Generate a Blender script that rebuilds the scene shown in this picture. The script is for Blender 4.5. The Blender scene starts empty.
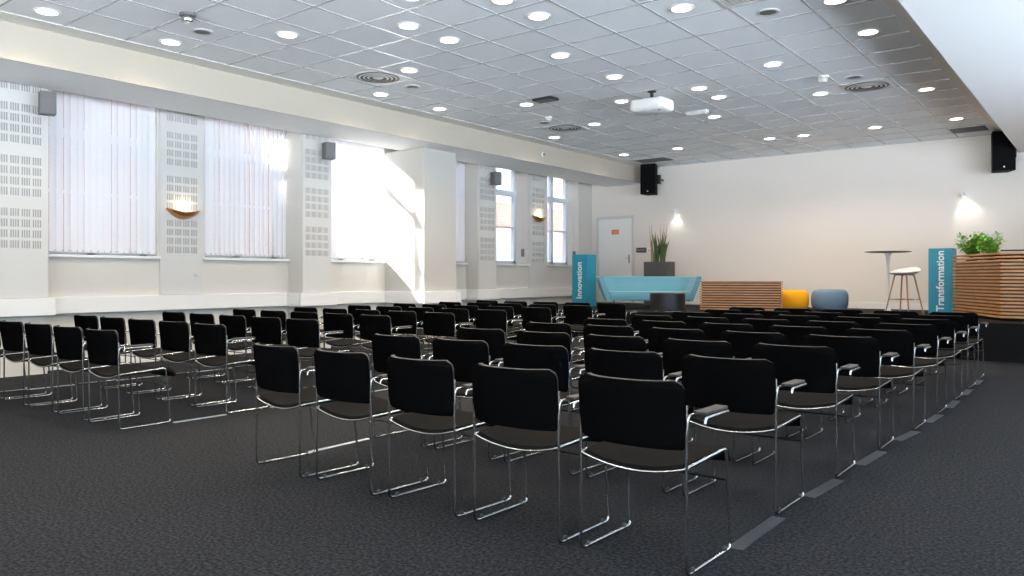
import bpy, bmesh, math, random
from math import sin, cos, pi, radians, sqrt
from mathutils import Vector, Matrix
random.seed(7)
SC = bpy.context.scene
COL = SC.collection

# ------------------------------------------------------------------ camera
FPX, YAW, HOR, CAMH = 772.0, radians(38.15), 277.0, 1.10
cam = bpy.data.cameras.new('camera')
cam.sensor_fit = 'HORIZONTAL'; cam.sensor_width = 36.0
cam.lens = FPX / 1024 * 36.0
cam.shift_y = (HOR - 288.0) / 1024.0
cam.clip_start = 0.05; cam.clip_end = 200
co = bpy.data.objects.new('camera', cam); COL.objects.link(co)
co.location = (0, 0, CAMH); co.rotation_euler = (pi/2, 0, YAW)
SC.camera = co

# ------------------------------------------------------------------ view, sky, sun
SC.view_settings.view_transform = 'Standard'; SC.view_settings.look = 'None'
SC.view_settings.gamma = 1.0; SC.view_settings.use_curve_mapping = False
SC.view_settings.exposure = 0.36
SC.cycles.use_denoising = True
SC.cycles.max_bounces = 10; SC.cycles.diffuse_bounces = 6; SC.cycles.glossy_bounces = 4
SC.cycles.transmission_bounces = 6; SC.cycles.transparent_max_bounces = 12
SC.cycles.sample_clamp_indirect = 6.0
SC.cycles.caustics_reflective = False; SC.cycles.caustics_refractive = False
SKY_UP, SKY_DOWN = 4.3, 20.0         # open sky; added glow below the horizon that brightens the ceiling
w = bpy.data.worlds.new('sky'); SC.world = w; w.use_nodes = True
_n, _l = w.node_tree.nodes, w.node_tree.links
bgn = _n['Background']
_tc = _n.new('ShaderNodeTexCoord'); _sx = _n.new('ShaderNodeSeparateXYZ'); _mr = _n.new('ShaderNodeMapRange')
_mr.inputs['From Min'].default_value = -.06; _mr.inputs['From Max'].default_value = .02
_l.new(_tc.outputs['Generated'], _sx.inputs[0]); _l.new(_sx.outputs['Z'], _mr.inputs['Value'])
_cm = _n.new('ShaderNodeMix'); _cm.data_type = 'RGBA'
_cm.inputs['A'].default_value = (SKY_DOWN*.97, SKY_DOWN*.99, SKY_DOWN*1.03, 1)
_cm.inputs['B'].default_value = (SKY_UP*.70, SKY_UP*.84, SKY_UP*1.0, 1)
_l.new(_mr.outputs['Result'], _cm.inputs['Factor']); _l.new(_cm.outputs['Result'], bgn.inputs['Color'])
bgn.inputs['Strength'].default_value = 1.0
SUN_DIR = Vector((1.0, 0.62, -0.75)).normalized()
sl = bpy.data.lights.new('sun', 'SUN'); sl.energy = 85.0; sl.angle = radians(6.0); sl.color = (1.0, 0.96, 0.90)
so = bpy.data.objects.new('sun', sl); COL.objects.link(so)
so.rotation_euler = SUN_DIR.to_track_quat('-Z', 'Y').to_euler(); so.location = (-20, -5, 15)
SPOT_W, SCONCE_W, WALLSPOT_W = 42.0, 1.6, 13.0

# ------------------------------------------------------------------ helpers
class MB:
    def __init__(s): s.bm = bmesh.new(); s.mi = 0
    def face(s, vs):
        try:
            f = s.bm.faces.new(vs); f.material_index = s.mi; return f
        except ValueError: return None
    def v(s, p): return s.bm.verts.new(p)
    def box(s, x0, x1, y0, y1, z0, z1, bev=0.0):
        vs = [s.v((x, y, z)) for z in (z0, z1) for y in (y0, y1) for x in (x0, x1)]
        fs = [s.face([vs[i] for i in q]) for q in ((0,2,3,1),(4,5,7,6),(0,1,5,4),(2,6,7,3),(0,4,6,2),(1,3,7,5))]
        if bev > 0:
            es = list({e for f in fs for e in f.edges})
            r = bmesh.ops.bevel(s.bm, geom=es, offset=bev, segments=2, affect='EDGES', profile=0.6)
            for f in r['faces']: f.material_index = s.mi
        return s
    def prism(s, poly, z0, z1):
        a = [s.v((x, y, z0)) for x, y in poly]; b = [s.v((x, y, z1)) for x, y in poly]
        s.face(a[::-1]); s.face(b); n = len(a)
        for i in range(n): s.face([a[i], a[(i+1) % n], b[(i+1) % n], b[i]])
        return s
    def tube(s, pts, r, seg=8, closed=False, caps=True):
        P = [Vector(p) for p in pts]; n = len(P)
        R = r if isinstance(r, (list, tuple)) else [r]*n
        rings = []; up = None
        for i in range(n):
            if closed: t = (P[(i+1) % n] - P[i-1])
            else: t = P[min(i+1, n-1)] - P[max(i-1, 0)]
            t.normalize()
            if up is None:
                up = Vector((0, 0, 1)) if abs(t.z) < .9 else Vector((1, 0, 0))
            a = up - t*up.dot(t); a.normalize(); up = a
            b = t.cross(a)
            rings.append([s.v(P[i] + (a*cos(2*pi*k/seg) + b*sin(2*pi*k/seg))*R[i]) for k in range(seg)])
        for i in range(n if closed else n-1):
            A, B = rings[i], rings[(i+1) % n]
            for k in range(seg): s.face([A[k], A[(k+1) % seg], B[(k+1) % seg], B[k]])
        if caps and not closed: s.face(rings[0][::-1]); s.face(rings[-1])
        return s
    def lathe(s, prof, seg=32, c=(0, 0, 0), axis='z', a0=0.0, a1=2*pi):
        full = abs(a1 - a0 - 2*pi) < 1e-6
        N = seg if full else seg + 1
        def pt(r, h, a):
            x, y = r*cos(a), r*sin(a)
            if axis == 'z': return (c[0]+x, c[1]+y, c[2]+h)
            if axis == 'y': return (c[0]+x, c[1]+h, c[2]+y)
            return (c[0]+h, c[1]+x, c[2]+y)
        rings = []
        for r, h in prof:
            if r < 1e-6: rings.append([s.v(pt(0, h, 0))]); continue
            rings.append([s.v(pt(r, h, a0 + (a1-a0)*k/seg)) for k in range(N)])
        for A, B in zip(rings, rings[1:]):
            for k in range(seg):
                k2 = (k+1) % N
                if len(A) == 1 and len(B) == 1: continue
                if len(A) == 1: s.face([A[0], B[k2], B[k]])
                elif len(B) == 1: s.face([A[k], A[k2], B[0]])
                else: s.face([A[k], A[k2], B[k2], B[k]])
        return s
    def sheet(s, fn, nu, nv, th, rim=0):
        """closed shell: fn(u,v) -> (point, normal); thickness th behind the point"""
        F = [[None]*(nv+1) for _ in range(nu+1)]; G = [[None]*(nv+1) for _ in range(nu+1)]
        for i in range(nu+1):
            for j in range(nv+1):
                p, n = fn(i/nu, j/nv); p = Vector(p); n = Vector(n).normalized()
                F[i][j] = s.v(p); G[i][j] = s.v(p - n*th)
        for i in range(nu):
            for j in range(nv):
                s.face([F[i][j], F[i+1][j], F[i+1][j+1], F[i][j+1]])
                s.face([G[i][j], G[i][j+1], G[i+1][j+1], G[i+1][j]])
        s.mi = rim
        for i in range(nu):
            s.face([F[i+1][0], F[i][0], G[i][0], G[i+1][0]]); s.face([F[i][nv], F[i+1][nv], G[i+1][nv], G[i][nv]])
        for j in range(nv):
            s.face([F[0][j], F[0][j+1], G[0][j+1], G[0][j]]); s.face([F[nu][j+1], F[nu][j], G[nu][j], G[nu][j+1]])
        s.mi = 0
        return s

def obj(name, b, mat, parent=None, smooth=False, loc=None, fix=True):
    if fix: bmesh.ops.recalc_face_normals(b.bm, faces=b.bm.faces[:])
    me = bpy.data.meshes.new(name); b.bm.to_mesh(me); b.bm.free()
    for m in (mat if isinstance(mat, (list, tuple)) else [mat]): me.materials.append(m)
    if smooth:
        for p in me.polygons: p.use_smooth = True
        try: me.set_sharp_from_angle(angle=radians(smooth if smooth is not True else 40))
        except Exception: pass
    o = bpy.data.objects.new(name, me); COL.objects.link(o)
    if parent: o.parent = parent
    if loc: o.location = loc
    return o
def thing(name, label, cat, loc=(0, 0, 0), rz=0.0, group=None):
    o = bpy.data.objects.new(name, None); COL.objects.link(o)
    o.empty_display_size = 0.1
    o.location = loc; o.rotation_euler = (0, 0, rz); return tag(o, label, cat, group)
def tag(o, label, cat, group=None):
    o['label'] = label; o['category'] = cat
    if group: o['group'] = group
    elif 'group' in o.keys(): del o['group']
    return o
def struct(name, b, mat, parent=None, smooth=False):
    o = obj(name, b, mat, parent, smooth)
    if parent is None: o['kind'] = 'structure'
    return o
def dup(root, loc, rz, label, group=None):
    r = root.copy(); COL.objects.link(r); r.location = loc; r.rotation_euler = (0, 0, rz)
    r['label'] = label
    if group: r['group'] = group
    for ch in list(root.children):
        c = ch.copy(); COL.objects.link(c); c.parent = r
        for g in list(ch.children):
            d = g.copy(); COL.objects.link(d); d.parent = c
    return r
ORD = ['first', 'second', 'third', 'fourth', 'fifth', 'sixth', 'seventh', 'eighth', 'ninth', 'tenth']

# ------------------------------------------------------------------ materials
def mat(name, col, rough=0.6, metal=0.0, var=0.06, scale=30.0, bump=0.0, bscale=200.0, spec=0.5, sheen=0.0):
    m = bpy.data.materials.new(name); m.use_nodes = True
    nt = m.node_tree; bs = nt.nodes['Principled BSDF']
    bs.inputs['Roughness'].default_value = rough; bs.inputs['Metallic'].default_value = metal
    bs.inputs['Specular IOR Level'].default_value = spec
    if sheen: bs.inputs['Sheen Weight'].default_value = sheen
    tc = nt.nodes.new('ShaderNodeTexCoord')
    no = nt.nodes.new('ShaderNodeTexNoise'); no.inputs['Scale'].default_value = scale; no.inputs['Detail'].default_value = 4
    nt.links.new(tc.outputs['Object'], no.inputs['Vector'])
    mx = nt.nodes.new('ShaderNodeMix'); mx.data_type = 'RGBA'
    mx.inputs['A'].default_value = (*[max(0, c*(1-var)) for c in col], 1)
    mx.inputs['B'].default_value = (*[min(1, c*(1+var)) for c in col], 1)
    nt.links.new(no.outputs['Fac'], mx.inputs['Factor']); nt.links.new(mx.outputs['Result'], bs.inputs['Base Color'])
    if bump:
        n2 = nt.nodes.new('ShaderNodeTexNoise'); n2.inputs['Scale'].default_value = bscale; n2.inputs['Detail'].default_value = 3
        nt.links.new(tc.outputs['Object'], n2.inputs['Vector'])
        bp = nt.nodes.new('ShaderNodeBump'); bp.inputs['Strength'].default_value = bump; bp.inputs['Distance'].default_value = 0.004
        nt.links.new(n2.outputs['Fac'], bp.inputs['Height']); nt.links.new(bp.outputs['Normal'], bs.inputs['Normal'])
    return m
def emit(name, col, st):
    m = bpy.data.materials.new(name); m.use_nodes = True; nt = m.node_tree
    bs = nt.nodes['Principled BSDF']; bs.inputs['Base Color'].default_value = (*col, 1)
    bs.inputs['Emission Color'].default_value = (*col, 1); bs.inputs['Emission Strength'].default_value = st
    return m
def glass_mat(name='window_glass', col=(.96, .98, .98)):
    m = bpy.data.materials.new(name); m.use_nodes = True; nt = m.node_tree
    nt.nodes.remove(nt.nodes['Principled BSDF'])
    t = nt.nodes.new('ShaderNodeBsdfTransparent'); t.inputs['Color'].default_value = (*col, 1)
    g = nt.nodes.new('ShaderNodeBsdfGlossy'); g.inputs['Roughness'].default_value = .02
    mx = nt.nodes.new('ShaderNodeMixShader'); mx.inputs['Fac'].default_value = .06
    nt.links.new(t.outputs[0], mx.inputs[1]); nt.links.new(g.outputs[0], mx.inputs[2])
    nt.links.new(mx.outputs[0], nt.nodes['Material Output'].inputs['Surface']); return m
def blind_mat():
    m = bpy.data.materials.new('blind_fabric'); m.use_nodes = True; nt = m.node_tree
    nt.nodes.remove(nt.nodes['Principled BSDF'])
    tc = nt.nodes.new('ShaderNodeTexCoord'); no = nt.nodes.new('ShaderNodeTexNoise'); no.inputs['Scale'].default_value = 60
    nt.links.new(tc.outputs['Object'], no.inputs['Vector'])
    mx = nt.nodes.new('ShaderNodeMix'); mx.data_type = 'RGBA'
    mx.inputs['A'].default_value = (.86, .86, .89, 1); mx.inputs['B'].default_value = (.92, .92, .95, 1)
    nt.links.new(no.outputs['Fac'], mx.inputs['Factor'])
    d = nt.nodes.new('ShaderNodeBsdfDiffuse'); t = nt.nodes.new('ShaderNodeBsdfTranslucent')
    nt.links.new(mx.outputs['Result'], d.inputs['Color']); nt.links.new(mx.outputs['Result'], t.inputs['Color'])
    s = nt.nodes.new('ShaderNodeMixShader'); s.inputs['Fac'].default_value = .24
    nt.links.new(d.outputs[0], s.inputs[1]); nt.links.new(t.outputs[0], s.inputs[2])
    nt.links.new(s.outputs[0], nt.nodes['Material Output'].inputs['Surface']); return m
def carpet_mat():
    m = bpy.data.materials.new('carpet'); m.use_nodes = True; nt = m.node_tree; bs = nt.nodes['Principled BSDF']
    bs.inputs['Roughness'].default_value = .95; bs.inputs['Specular IOR Level'].default_value = .15
    tc = nt.nodes.new('ShaderNodeTexCoord')
    n1 = nt.nodes.new('ShaderNodeTexNoise'); n1.inputs['Scale'].default_value = 62; n1.inputs['Detail'].default_value = 3; n1.inputs['Roughness'].default_value = .8
    n2 = nt.nodes.new('ShaderNodeTexNoise'); n2.inputs['Scale'].default_value = 1.3; n2.inputs['Detail'].default_value = 4
    for n in (n1, n2): nt.links.new(tc.outputs['Object'], n.inputs['Vector'])
    cr = nt.nodes.new('ShaderNodeValToRGB'); e = cr.color_ramp.elements
    e[0].position = .42; e[0].color = (.0016, .0017, .0021, 1); e[1].position = .62; e[1].color = (.0295, .031, .036, 1)
    nt.links.new(n1.outputs['Fac'], cr.inputs['Fac'])
    hs = nt.nodes.new('ShaderNodeHueSaturation'); mr = nt.nodes.new('ShaderNodeMapRange')
    mr.inputs['To Min'].default_value = .88; mr.inputs['To Max'].default_value = 1.12
    nt.links.new(n2.outputs['Fac'], mr.inputs['Value']); nt.links.new(mr.outputs['Result'], hs.inputs['Value'])
    nt.links.new(cr.outputs['Color'], hs.inputs['Color']); nt.links.new(hs.outputs['Color'], bs.inputs['Base Color'])
    bp = nt.nodes.new('ShaderNodeBump'); bp.inputs['Strength'].default_value = .15; bp.inputs['Distance'].default_value = .003
    nt.links.new(n1.outputs['Fac'], bp.inputs['Height']); nt.links.new(bp.outputs['Normal'], bs.inputs['Normal'])
    return m
TP, TX, TY = 0.597, -4.03, 6.25        # ceiling tile pitch and one grid corner
def ceiling_mat():
    m = bpy.data.materials.new('acoustic_tiles'); m.use_nodes = True; nt = m.node_tree; bs = nt.nodes['Principled BSDF']
    bs.inputs['Roughness'].default_value = .85; bs.inputs['Specular IOR Level'].default_value = .25
    tc = nt.nodes.new('ShaderNodeTexCoord'); mp = nt.nodes.new('ShaderNodeMapping')
    mp.inputs['Location'].default_value = (-TX/TP, -TY/TP, 0); mp.inputs['Scale'].default_value = (1/TP, 1/TP, 0)
    nt.links.new(tc.outputs['Object'], mp.inputs['Vector'])
    fl = nt.nodes.new('ShaderNodeVectorMath'); fl.operation = 'FLOOR'; nt.links.new(mp.outputs[0], fl.inputs[0])
    wn = nt.nodes.new('ShaderNodeTexWhiteNoise'); nt.links.new(fl.outputs[0], wn.inputs['Vector'])
    mx = nt.nodes.new('ShaderNodeMix'); mx.data_type = 'RGBA'
    mx.inputs['A'].default_value = (.84, .86, .885, 1); mx.inputs['B'].default_value = (.885, .905, .925, 1)
    nt.links.new(wn.outputs['Value'], mx.inputs['Factor']); nt.links.new(mx.outputs['Result'], bs.inputs['Base Color'])
    no = nt.nodes.new('ShaderNodeTexNoise'); no.inputs['Scale'].default_value = 160
    nt.links.new(tc.outputs['Object'], no.inputs['Vector'])
    bp = nt.nodes.new('ShaderNodeBump'); bp.inputs['Strength'].default_value = .15; bp.inputs['Distance'].default_value = .003
    nt.links.new(no.outputs['Fac'], bp.inputs['Height']); nt.links.new(bp.outputs['Normal'], bs.inputs['Normal'])
    return m
def wood_mat():
    m = bpy.data.materials.new('oiled_wood'); m.use_nodes = True; nt = m.node_tree; bs = nt.nodes['Principled BSDF']
    bs.inputs['Roughness'].default_value = .45
    tc = nt.nodes.new('ShaderNodeTexCoord'); mp = nt.nodes.new('ShaderNodeMapping'); mp.inputs['Scale'].default_value = (3, 3, 45)
    no = nt.nodes.new('ShaderNodeTexNoise'); no.inputs['Scale'].default_value = 2.0; no.inputs['Detail'].default_value = 5
    nt.links.new(tc.outputs['Object'], mp.inputs['Vector']); nt.links.new(mp.outputs[0], no.inputs['Vector'])
    cr = nt.nodes.new('ShaderNodeValToRGB'); e = cr.color_ramp.elements
    e[0].position = .3; e[0].color = (.34, .135, .04, 1); e[1].position = .72; e[1].color = (.58, .295, .10, 1)
    nt.links.new(no.outputs['Fac'], cr.inputs['Fac']); nt.links.new(cr.outputs['Color'], bs.inputs['Base Color'])
    return m
def brick_mat():
    m = bpy.data.materials.new('red_brick'); m.use_nodes = True; nt = m.node_tree; bs = nt.nodes['Principled BSDF']
    bs.inputs['Roughness'].default_value = .9
    tc = nt.nodes.new('ShaderNodeTexCoord'); mp = nt.nodes.new('ShaderNodeMapping'); mp.inputs['Rotation'].default_value = (pi/2, 0, pi/2)
    b = nt.nodes.new('ShaderNodeTexBrick'); b.inputs['Scale'].default_value = 2.2
    b.inputs['Color1'].default_value = (.24, .105, .08, 1); b.inputs['Color2'].default_value = (.29, .145, .11, 1); b.inputs['Mortar'].default_value = (.24, .21, .18, 1)
    sx = nt.nodes.new('ShaderNodeSeparateXYZ'); cx = nt.nodes.new('ShaderNodeCombineXYZ')
    nt.links.new(tc.outputs['Object'], sx.inputs[0]); nt.links.new(sx.outputs['Y'], cx.inputs['X']); nt.links.new(sx.outputs['Z'], cx.inputs['Y'])
    nt.links.new(cx.outputs[0], b.inputs['Vector']); nt.links.new(b.outputs['Color'], bs.inputs['Base Color'])
    return m

M = {
 'wall': mat('white_wall_paint', (.62, .597, .55), .7, var=.015, scale=2),
 'wallback': mat('cream_wall_paint', (.77, .715, .66), .7, var=.012, scale=2),
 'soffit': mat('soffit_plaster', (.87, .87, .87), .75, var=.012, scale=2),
 'fascia': mat('cream_beam_darkened', (.46, .415, .345), .75, var=.012, scale=2),  # beam cream, darkened to offset the strong daylight on this face
 'column': mat('warm_grey_column_paint', (.52, .505, .47), .75, var=.012, scale=2),
 'margin': mat('ceiling_margin_plaster', (.84, .82, .78), .8, var=.02, scale=3),
 'tbar': mat('ceiling_grid_metal', (.50, .51, .525), .16, 0.0, var=.02),
 'trim': mat('satin_white_paint', (.82, .81, .79), .4, var=.01),
 'hole': mat('panel_backing', (.34, .335, .33), .95, var=.05),
 'panel': mat('perforated_board', (.60, .59, .57), .7, var=.015),
 'carpet': carpet_mat(), 'tiles': ceiling_mat(), 'blind': blind_mat(), 'glass': glass_mat(), 'blueglass': glass_mat('blue_light_glass', (.89, .95, 1.0)), 'wood': wood_mat(), 'brick': brick_mat(),
 'doorframe': mat('grey_door_frame', (.62, .61, .60), .45, var=.02),
 'white': mat('white_enamel', (.82, .82, .80), .35, var=.01),
 'whiteplastic': mat('white_plastic', (.66, .66, .64), .4, var=.01),
 'greybox': mat('grey_plastic', (.15, .147, .147), .6, var=.04),
 'winframe': mat('window_timber_paint', (.74, .78, .82), .4, var=.02),
 'black': mat('black_fabric_shaded', (.0028, .0028, .0030), .9, var=.25, scale=300, bump=.25, bscale=900, spec=.0),  # same fabric as the seats, darkened for backs facing away from light
 'backrim': mat('back_shell_edge', (.008, .008, .0085), .6, var=.1),
 'seat': mat('black_fabric_lit', (.0115, .0105, .010), .9, var=.25, scale=300, bump=.3, bscale=900, spec=.03),  # same fabric as the backs, lightened for seats facing the lamps
 'chrome': mat('chrome_rod', (.54, .535, .525), .2, 1.0, var=.03),
 'pad': mat('black_arm_pad', (.026, .024, .022), .55, var=.1),
 'cover': mat('grey_cable_cover', (.032, .035, .041), .45, var=.1, scale=60),
 'strip': mat('aluminium_strip', (.62, .63, .65), .33, .85, var=.08, scale=60),
 'stage': mat('black_stage_board', (.0045, .0045, .005), .7, var=.15, spec=.1),
 'sofa': mat('turquoise_wool', (.125, .31, .40), .9, var=.07, scale=200, bump=.2, bscale=600, spec=.2, sheen=.2),
 'teal': mat('teal_sign_board', (.016, .27, .40), .45, var=.02),
 'tealdark': mat('teal_sign_side', (.012, .25, .37), .45, var=.02),
 'letter': mat('white_lettering', (.85, .88, .9), .5, var=.0),
 'yellow': mat('mustard_wool', (.84, .36, .01), .9, var=.07, scale=200, bump=.2, bscale=600, spec=.2),
 'bluegrey': mat('blue_grey_wool', (.145, .215, .29), .9, var=.08, scale=200, bump=.2, bscale=600, spec=.2),
 'planter': mat('anthracite_planter', (.075, .072, .07), .6, var=.08),
 'soil': mat('potting_soil', (.03, .02, .014), .95, var=.4, scale=80),
 'darkmetal': mat('dark_metal', (.03, .03, .032), .35, .6, var=.1),
 'speaker': mat('black_speaker_cabinet', (.005, .005, .0055), .7, var=.15, spec=.12),
 'mesh': mat('speaker_grille', (.006, .006, .0065), .85, var=.5, scale=500, spec=.05),
 'copper': mat('copper_sconce', (.62, .30, .11), .28, .85, var=.06),
 'ventdark': mat('vent_shadow_metal', (.022, .021, .020), .6, .3, var=.1),
 'vent': mat('vent_enamel', (.62, .62, .61), .4, var=.02),
 'speakergrey': mat('ceiling_speaker_mesh', (.16, .15, .14), .7, var=.15, scale=300),
 'oak': mat('stool_oak', (.38, .19, .085), .5, var=.15, scale=25),
 'tabletop': mat('table_dark_laminate', (.05, .045, .042), .35, var=.05),
 'red': mat('orange_red_notice', (.72, .14, .07), .5, var=.02),
 'leaf': mat('fresh_green_leaf', (.20, .45, .05), .5, var=.35, scale=12),
 'leafdark': mat('sansevieria_leaf', (.05, .078, .022), .5, var=.5, scale=18),
 'leafdry': mat('dry_leaf_tip', (.32, .22, .08), .6, var=.3, scale=18),
 'slate': mat('roof_slate', (.12, .12, .13), .8, var=.1), 'asphalt': mat('street_asphalt', (.07, .07, .07), .9, var=.1),
 'stone': mat('pale_stone', (.33, .31, .28), .85, var=.05), 'darkglass': mat('sky_tinted_glass', (.22, .235, .25), .1, var=.1),  # pane glass: reflected sky put into its grey-blue
 'lamp': emit('lamp_diffuser', (1.0, .90, .76), 9.0),
 'bulb': emit('sconce_bulb', (1.0, .80, .52), 7.0),
 'spotbulb': emit('wall_spot_lens', (1.0, .95, .88), 14.0),
}

# ------------------------------------------------------------------ room shell
ZC, ZS = 3.59, 3.225                 # tiled ceiling, soffit underside
XW, XG, XF, XR = -9.9, -10.25, -8.5, 3.2    # left wall face, window plane, left fascia, right wall
YB, YN = 15.7, -3.0
STZ, STY = 0.5, 11.77
WIN = [(-2.27, -.92), (-.27, 1.08), (1.73, 3.08), (3.70, 5.08), (5.75, 7.11), (7.68, 9.07), (9.85, 11.17), (11.72, 13.14), (13.87, 15.12)]
SILL, WTOP = 1.37, 3.50

b = MB(); b.box(XW-.35, XR+.25, YN-.2, YB+.2, -.12, 0); struct('floor', b, M['carpet'])
b = MB(); b.box(XW-.35, XR+.25, YN-.2, YB+.2, ZC, ZC+.12); struct('ceiling', b, M['tiles'])
# left wall with its window openings
b = MB()
b.box(XG-.1, XW, YN-.2, YB+.2, 0, SILL); b.box(XG-.1, XW, YN-.2, YB+.2, WTOP, ZC)
edges = [YN-.2] + [v for p in WIN for v in p] + [YB+.2]
for a, c in zip(edges[::2], edges[1::2]): b.box(XG-.1, XW, a, c, SILL, WTOP)
struct('wall_left', b, M['wall'])
b = MB(); b.box(XG-.1, XR+.25, YB, YB+.2, 0, ZC+.1); struct('wall_back', b, M['wallback'])
FILL_WIN = [(-5.9, -4.1), (-3.6, -1.8), (-.9, .9), (1.2, 2.8)]  # unseen windows behind the camera, added to brighten the room
b = MB(); b.box(XG-.1, XR+.25, YN-.2, YN, 0, .5); b.box(XG-.1, XR+.25, YN-.2, YN, 3.3, ZC+.1)
ed = [XG-.1] + [v for p in FILL_WIN for v in p] + [XR+.25]
for a, c in zip(ed[::2], ed[1::2]): b.box(a, c, YN-.2, YN, .5, 3.3)
struct('wall_front', b, M['wall'])
# right wall with tall windows (beside and behind the camera, out of the frame)
RWIN = [(-2.4, -.4), (0, 2.0), (2.4, 4.4), (4.8, 6.8), (7.2, 9.2), (9.6, 11.4)]
b = MB(); b.box(XR, XR+.25, YN-.2, YB+.2, 0, .7); b.box(XR, XR+.25, YN-.2, YB+.2, 3.15, ZC+.1)
ed = [YN-.2] + [v for p in RWIN for v in p] + [YB+.2]
for a, c in zip(ed[::2], ed[1::2]): b.box(XR, XR+.25, a, c, .7, 3.15)
struct('wall_right', b, M['wall'])
# dropped soffits
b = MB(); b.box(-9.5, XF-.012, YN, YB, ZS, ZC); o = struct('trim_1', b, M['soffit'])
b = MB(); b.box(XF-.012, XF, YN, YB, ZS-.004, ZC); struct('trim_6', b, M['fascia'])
b = MB(); b.box(-1.33, XR, YN, YB, ZS, ZC); struct('trim_2', b, M['soffit'])
b = MB(); b.box(-1.66, -1.33, YN, YB, ZC-.008, ZC); b.box(XF, -8.21, YN, YB, ZC-.008, ZC); struct('trim_3', b, M['margin'])
# ceiling grid
b = MB(); k0, k1 = int((XF-TX)/TP)-1, int((-1.66-TX)/TP)+1
for k in range(k0, k1+1):
    x = TX + k*TP
    if -8.25 < x < -1.68: b.box(x-.011, x+.011, YN, YB, ZC-.004, ZC)
for k in range(int((YN-TY)/TP), int((YB-TY)/TP)+1):
    y = TY + k*TP
    if YN < y < YB: b.box(-8.21, -1.67, y-.011, y+.011, ZC-.005, ZC-.001)
b.box(XF, -1.66, YB-.02, YB, ZC-.02, ZC)
struct('trim_4', b, M['tbar'])
# piers on the left wall
PIERS = [(1.08, 1.73, XW), (3.08, 3.65, -9.6), (5.08, 5.75, XW), (7.11, 7.66, -9.58), (9.07, 9.85, -8.96), (11.17, 11.72, -9.61), (13.14, 13.87, XW)]
for y0, y1, x in PIERS:
    if x > XW:
        b = MB(); b.box(XW, x, y0, y1, 0, ZS if x > -9.5 else ZC)
        struct('pillar', b, M['column' if x > -9 else 'wall'])
# trunking band that runs round wall and piers
b = MB(); y = YN
def band(x, a, c): b.box(x-.05, x+.07, a, c, .665, .862, .006)
for y0, y1, x in PIERS:
    if x > XW:
        band(XW, y, y0); band(x, y0-.06, y1+.06)
        b.box(XW, x, y0-.07, y0+.05, .665, .862); b.box(XW, x, y1-.05, y1+.07, .665, .862); y = y1
band(XW, y, YB); struct('trim_5', b, M['trim'])
b = MB(); b.box(XW, XW+.016, YN, STY, 0, .09); struct('baseboard_left', b, M['trim'])
b = MB(); b.box(XW, -9.78, YB-.018, YB, STZ, STZ+.12); b.box(-8.72, XR, YB-.018, YB, STZ, STZ+.12); struct('baseboard_back', b, M['trim'])
# stage
b = MB(); b.box(XW, XR, STY, YB, 0, STZ); o = obj('stage', b, M['stage'])
o['kind'] = 'structure'

# windows (frames, panes, sills), portals so the sky is sampled through them
def portal(x, y0, y1, z0, z1, sgn):
    l = bpy.data.lights.new('sky_portal', 'AREA'); l.shape = 'RECTANGLE'; l.size = z1-z0; l.size_y = y1-y0
    l.cycles.is_portal = True
    p = bpy.data.objects.new('sky_portal', l); COL.objects.link(p); p.location = (x, (y0+y1)/2, (z0+z1)/2)
    p.rotation_euler = (0, -sgn*pi/2, 0)
    if sgn == 0:
        l.size, l.size_y = y1-y0, z1-z0; p.location = ((y0+y1)/2, YN-.19, (z0+z1)/2); p.rotation_euler = (pi/2, 0, 0)
for i, (y0, y1) in enumerate(WIN):
    b = MB(); x0, x1 = XG-.04, XG+.03
    b.box(x0, x1, y0, y0+.06, SILL, WTOP); b.box(x0, x1, y1-.07, y1, SILL, WTOP)
    b.box(x0, x1, y0, y1, SILL, SILL+.07); b.box(x0, x1, y0, y1, WTOP-.06, WTOP)
    b.box(x0-.01, x1+.02, y0, y1, 2.83, 2.93)                       # transom
    b.box(x0, x1, (y0+y1)/2-.05, (y0+y1)/2+.05, SILL, WTOP)
    b.box(x0+.01, x1-.01, y0, y1, 2.14, 2.175)
    wn = struct('window_%d' % (i+1), b, M['winframe'])
    g = MB(); g.box(XG-.006, XG, y0+.03, y1-.03, SILL+.03, WTOP-.03); struct('pane', g, M['glass'], wn)
    g = MB(); g.box(XW-.32, XW+.05, y0-.03, y1+.03, SILL-.035, SILL, .006); struct('sill', g, M['trim'], wn)
    portal(XG-.09, y0, y1, SILL, WTOP, 1)
for i, (y0, y1) in enumerate(RWIN):
    b = MB(); x0, x1 = XR+.12, XR+.18
    for a, c in ((y0, y0+.07), (y1-.07, y1), ((y0+y1)/2-.04, (y0+y1)/2+.04)): b.box(x0, x1, a, c, .7, 3.15)
    for a, c in ((.7, .77), (3.08, 3.15)): b.box(x0, x1, y0, y1, a, c)
    wn = struct('window_%d' % (i+20), b, M['winframe'])
    g = MB(); g.box(XR+.145, XR+.15, y0+.03, y1-.03, .73, 3.12); struct('pane', g, M['blueglass'], wn)  # pane tint added to turn the side daylight blue
    portal(XR+.22, y0, y1, .7, 3.15, -1)

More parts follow.
